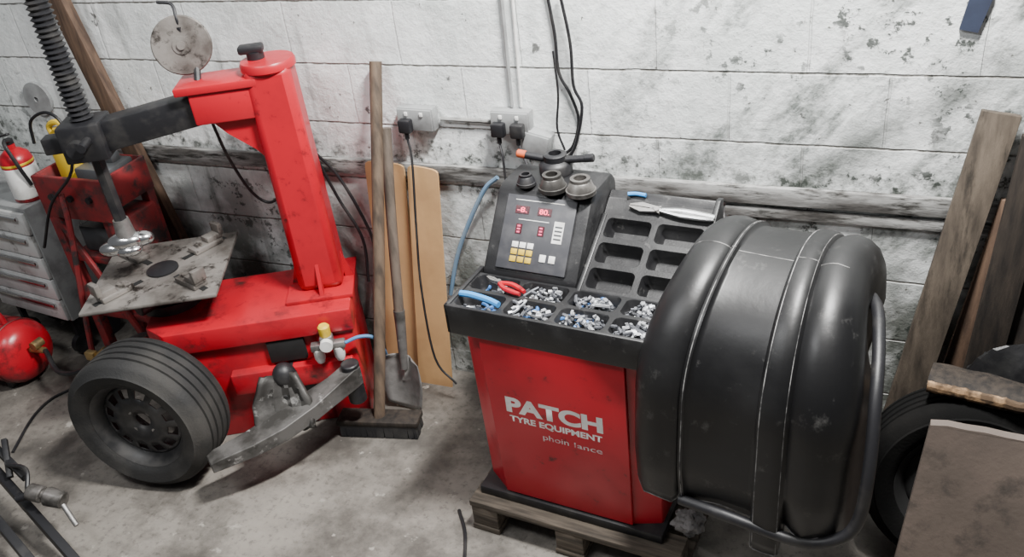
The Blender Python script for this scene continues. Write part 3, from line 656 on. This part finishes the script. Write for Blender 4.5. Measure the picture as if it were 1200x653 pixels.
mbb=MB(); BT=V((.190,-.535,.57)); BB=V((.140,-.675,.0)); ex=V((.72,-.04,0)); nu=16
pts=[BB,BB+ex]+[BT+ex*(1-i/nu)+(BT-BB).normalized()*(random.uniform(-.004,.0)) for i in range(nu)]+[BT+V((.004,0,-.01))]
mbb.prism(pts,(0,-.02,-.004)); obj('wooden_board',mbb,BOARD,label='large brown board leaning on the wheel at bottom right',cat='board')
l0=aZ(1093,441,.592); l1=l0+V((.36,-.06,.0))
L=MB(); fr=frame((l0+l1)/2,l1-l0,(0,1,0)); n=20; rows=[]
for i in range(n):
    z=-.19+.38*i/(n-1); ps=[]
    for (x,y) in ((-.052,-.020),(.0,-.023),(.05,-.018),(.055,.011),(.02,.021),(-.03,.020),(-.052,.008)):
        q=noise.noise(V((x*20,y*20,z*12)))*.010; ps.append((x*(1+q*6),y+q,z))
    rows.append(L.vs(ps,fr))
for a,b in zip(rows,rows[1:]):
    for j in range(7): L.f((a[j],a[(j+1)%7],b[(j+1)%7],b[j]))
L.f(rows[0][::-1]);L.f(rows[-1])
lg=obj('timber_offcut',L,WOODD,label='broken timber offcut with pale split edge on top of right wheel',cat='timber',ang=60)
mb=MB(); rows=[]
for i in range(40):
    z=-.188+.376*i/39; q=noise.noise(V((3,1,z*14)))*.008; q2=noise.noise(V((7,2,z*70)))*.007
    rows.append(mb.vs([(-.054,-.012+q+q2,z),(-.058+q2*.5,-.004,z),(-.058+q2*.5,.006,z),(-.054+q2*.5,.014+q,z),(-.049,.019+q+q2,z)],fr))
for a,b in zip(rows,rows[1:]):
    for j in range(4): mb.f((a[j],a[j+1],b[j+1],b[j]))
obj('split_edge',mb,PALE,lg,sol=.006,ang=20)
obj('plastic_bag',MB().ell(aZ(808,612,.170),(.045,.040,.035),n=36,k=20,jit=.4,seed=5),BAG,label='crumpled grubby grey plastic bag on the pallet under the hood',cat='bag')
# ---------------------------------------------------------------- left clutter
pt=aY(66,-5,-.05); pbm=aY(206,272,-.05); pb=lean(pt,pbm); pt2=pb+(pt-pb)*1.18; pb.y=-.06
obj('timber_post',MB().bar(pb+V((0,0,.004)),pt2,.085,.045,(0,1,0),.004),WOODB,label='tall brown timber post leaning on the wall behind the tyre changer',cat='timber')
tr=empty('machine_bench','faded red steel machine bench with tray, apron and braced legs against left wall','bench',(-2.95,-.26,0))
xa,xb=-3.13,-2.77; yb=-.145
mb=MB(); mb.bb(xa,xb,-.38,yb,.845,.86); mb.bb(xa,xb,yb-.012,yb,.845,.985,.004); mb.bb(xa-.005,xa+.01,-.385,yb,.845,.985,.004); mb.bb(xb-.01,xb+.005,-.385,yb,.845,.985,.004)
obj('tray',mb,DRED,tr)
obj('apron',MB().bb(xa-.006,xb+.006,-.395,-.375,.80,.985,.006),DRED,tr)
for z in (.30,.58): obj('shelf',MB().bb(xa+.01,xb-.01,-.37,yb-.01,z,z+.03,.003),DRED,tr)
for x in (xa+.02,xb-.02):
    for y in (-.37,yb-.025): obj('leg',MB().bb(x-.022,x+.022,y-.02,y+.02,0,.86,.004),DRED,tr)
obj('brace',MB().bar((xa+.03,-.385,.82),(xb-.04,-.385,.10),.03,.016,(0,1,0),.003),DRED,tr)
obj('drive_box',MB().bb(xb-.10,xb+.02,-.37,-.18,.62,.80,.012),DRED,tr)
for x in (-3.05,-2.95,-2.85): obj('bolt',MB().cyl((x,-.395,.90),(x,-.41,.90),.014,n=6),BST,tr)
obj('toolbox',MB().bb(-3.07,-2.83,-.34,-.18,.331,.47,.015),DRED,label='faded red metal box on lowest shelf of the red bench',cat='box')
obj('toolbox',MB().bb(-3.07,-2.88,-.33,-.19,.611,.73,.012),DGREY,label='dark grey metal case on middle shelf of the red bench',cat='box')
mb=MB(T(-3.03,-.26,.861)); mb.box((0,0,.12),(.12,.1,.24),bev=.03); mb.cyl((0,0,.24),(0,0,.28),.03); mb.tube([(-.045,0,.22),(-.06,0,.28),(0,0,.30),(.05,0,.24)],.012); obj('oil_can',mb,YEL,label='yellow plastic container standing in the red bench tray',cat='container')
mb=MB(T(-2.87,-.26,.861)); mb.box((0,0,.07),(.17,.15,.14),bev=.01); mb.cyl((-.05,0,.14),(-.05,0,.19),.02); mb.box((.03,.02,.155),(.06,.05,.05),bev=.01); obj('impact_tool',mb,DGREY,label='dark grey power tool lying in the red bench tray',cat='tool')
obj('pry_bar',MB().tube([V((-3.00,-.60,.012)),V((-2.965,-.54,.40)),V((-2.94,-.46,.80)),V((-2.96,-.424,.93))],.012,8),DRED,label='rusty red bar leaning against the front of the red bench',cat='bar')
c=aY(44,116,-.012)
obj('grinding_disc',MB(frame(c,(0,-1,0))).lathe([(.012,-.011),(.075,-.011),(.075,.004),(.03,.006),(.012,.008)],n=32,closed=True),GREYP,label='grey disc hung on the wall behind the bellows',cat='disc')
# drawer cabinet
CFm=T(-3.355,-.33,0)@Rz(-6)
dc=empty('drawer_cabinet','pale grey steel drawer cabinet with silver handles at left edge','cabinet',CFm@V((-.25,.1,0)),-6)
obj('carcass',MB(CFm).bb(-.50,0,0,.22,.20,.78,.006),GREYP,dc)
for i in range(5):
    d=obj('drawer',MB(CFm).bb(-.495,-.006,-.018,0,.213+i*.111,.317+i*.111,.004),PALEG,dc); obj('handle',MB(CFm).bb(-.46,-.04,-.034,-.014,.285+i*.111,.303+i*.111,.004),CHROME,d)
for x in (-.45,-.05):
    for y in (.03,.19):
        mb=MB(CFm); mb.bb(x-.012,x+.012,y-.012,y+.012,.08,.20); mb.cyl((x-.015,y,.05),(x+.015,y,.05),.05); obj('castor',mb,BST,dc)
# extinguisher
EX=T(CFm@V((-.075,.10,.781)))
ex_=empty('fire_extinguisher','small red extinguisher with white label on top of the grey cabinet','fire extinguisher',EX@V((0,0,0)))
obj('bottle',MB(EX).lathe([(.0,0),(.060,0),(.066,.008),(.066,.18),(.058,.205),(.033,.225),(.02,.23),(.02,.25),(0,.25)],n=28),RED2,ex_)
obj('paper_label',MB(EX).lathe([(.0665,.018),(.0672,.020),(.0672,.155),(.0665,.157)],n=28,caps=False),WHITE,ex_)
obj('warning_band',MB(EX).lathe([(.0666,.164),(.0672,.165),(.0672,.173),(.0666,.175)],n=28,caps=False),YEL,ex_)
mb=MB(EX); mb.box((0,0,.26),(.03,.03,.03),bev=.004); mb.box((.03,0,.285),(.10,.016,.01),Ry(-12),.003); obj('valve',mb,BST,ex_)
mb=MB(EX); mb.tube([(.01,0,.265),(.04,-.05,.275),(.075,-.055,.18),(.072,-.03,.08)],.008); obj('hose',mb,BST,ex_)
cable([aY(40,168,-.44),aY(36,142,-.44),aY(55,132,-.44),aY(75,150,-.44),aY(84,200,-.44),aY(60,240,-.44),aY(52,290,-.44)],.006,BST,'black hose arching over the red bench','hose','hose')
# red tank
TK=T(-3.66,-.53,.155)
tk=empty('air_tank','red portable air tank lying on floor at left edge','air tank',(-3.66,-.53,0))
obj('tank',MB(TK).lathe([(0,-.25),(.07,-.245),(.12,-.225),(.142,-.19),(.145,-.15),(.145,.15),(.142,.19),(.12,.225),(.07,.245),(0,.25)],Ry(90),28),RED2,tk)
obj('carry_handle',MB(TK).tube([(-.02,0,.14),(-.01,0,.19),(.05,0,.2),(.13,0,.19),(.15,0,.13)],.014),RED,tk)
for x in (.10,.16): obj('weld_band',MB(TK).lathe([(.1455,x-.006),(.149,x-.003),(.149,x+.003),(.1455,x+.006)],Ry(90),28,caps=False),DRED,tk)
for x in (-.12,.12): obj('foot',MB(TK).bb(x-.015,x+.015,-.09,.09,-.155,-.10,.003),BST,tk)
mb=MB(TK); mb.cyl((.24,0,.02),(.33,0,.03),.014); mb.cyl((.30,0,.03),(.30,-.0,.075),.01); mb.cyl((.30,-.025,.06),(.30,.025,.06),.02); obj('valve',mb,BRASS,tk)
obj('pressure_gauge',MB(TK).cyl((.17,-.10,.10),(.185,-.125,.115),.028,n=20,bev=.003),WHITE,tk)
mb=MB(); mb.tube([V((-3.325,-.53,.185)),V((-3.15,-.62,.16)),V((-2.95,-.60,.22)),V((-2.78,-.50,.32)),TF@V((-.78,.2,.42))],.011); obj('air_hose',mb,BST,label='black air hose from the red tank to the tyre changer',cat='hose')
mb=MB(); q0=V((-2.92,-.61,.262)); mb.cyl(q0,q0+V((.07,.02,.05)),.016); mb.box(q0+V((.0,0,.025)),(.05,.03,.04),bev=.006); obj('hose_coupling',mb,BRASS,label='brass coupling on the black hose left of the wheel',cat='coupling')
# bottom-left jack
jk=empty('trolley_jack','black steel trolley jack frame with dark roller at bottom left corner','jack',aZ(30,640,0))
def aa(u,v,z): return aZ(u,v,z)
for a,b in (((-15,540,.17),(95,665,.06)),((-20,590,.17),(50,675,.06))): obj('side_rail',MB().bar(aa(*a),aa(*b),.03,.05,bev=.004),BST,jk)
mb=MB(); mb.bar(aa(-5,525,.22),aa(30,560,.20),.025,.025,bev=.003); mb.bar(aa(5,515,.26),aa(12,560,.18),.02,.02,bev=.003); mb.tube([aa(8,545,.22),aa(30,550,.24),aa(32,575,.2)],.008); obj('lift_arm',mb,BST,jk)
qa,qb=aa(34,576,.2),aa(80,588,.17)
mb=MB(); d=(qb-qa); mb.cyl(qa,qa+d*.35,.03,bev=.004); mb.cyl(qa+d*.35,qa+d*.45,.018); mb.cyl(qa+d*.45,qa+d*.9,.034,.03,bev=.005); obj('roller',mb,CONEW,jk)
obj('pin',MB().cyl(aa(74,592,.17),aa(90,616,.12),.009),STEEL,jk); obj('axle',MB().cyl(aa(20,585,.19),aa(40,578,.2),.014),BST,jk)
for u,v in ((95,668),(-15,560)):
    p=aa(u,v,.035); mb=MB(); mb.cyl(p+V((-.02,0,0)),p+V((.02,0,0)),.035,bev=.004); obj('castor',mb,BST,jk)
# ---------------------------------------------------------------- light
w=bpy.data.worlds.new('world'); SC.world=w; w.use_nodes=True
w.node_tree.nodes['Background'].inputs[0].default_value=(.93,.95,1,1); w.node_tree.nodes['Background'].inputs[1].default_value=.16
def area(name,loc,tgt,sx,sy,e,c=(1,1,1)):
    l=bpy.data.lights.new(name,'AREA'); l.shape='RECTANGLE'; l.size=sx; l.size_y=sy; l.energy=e; l.color=c
    o=bpy.data.objects.new(name,l); col.objects.link(o); o.location=loc
    o.rotation_euler=(V(tgt)-V(loc)).to_track_quat('-Z','Y').to_euler()
area('tube_light',(-.15,-.8,3.3),(-1.05,-.3,.4),.6,.15,280,(1,.985,.96))
area('fill_light',(-2.2,-2.3,3.5),(-1.6,-.1,.8),1.6,.4,60,(.98,.99,1))  # unseen overhead lamp added as general fill
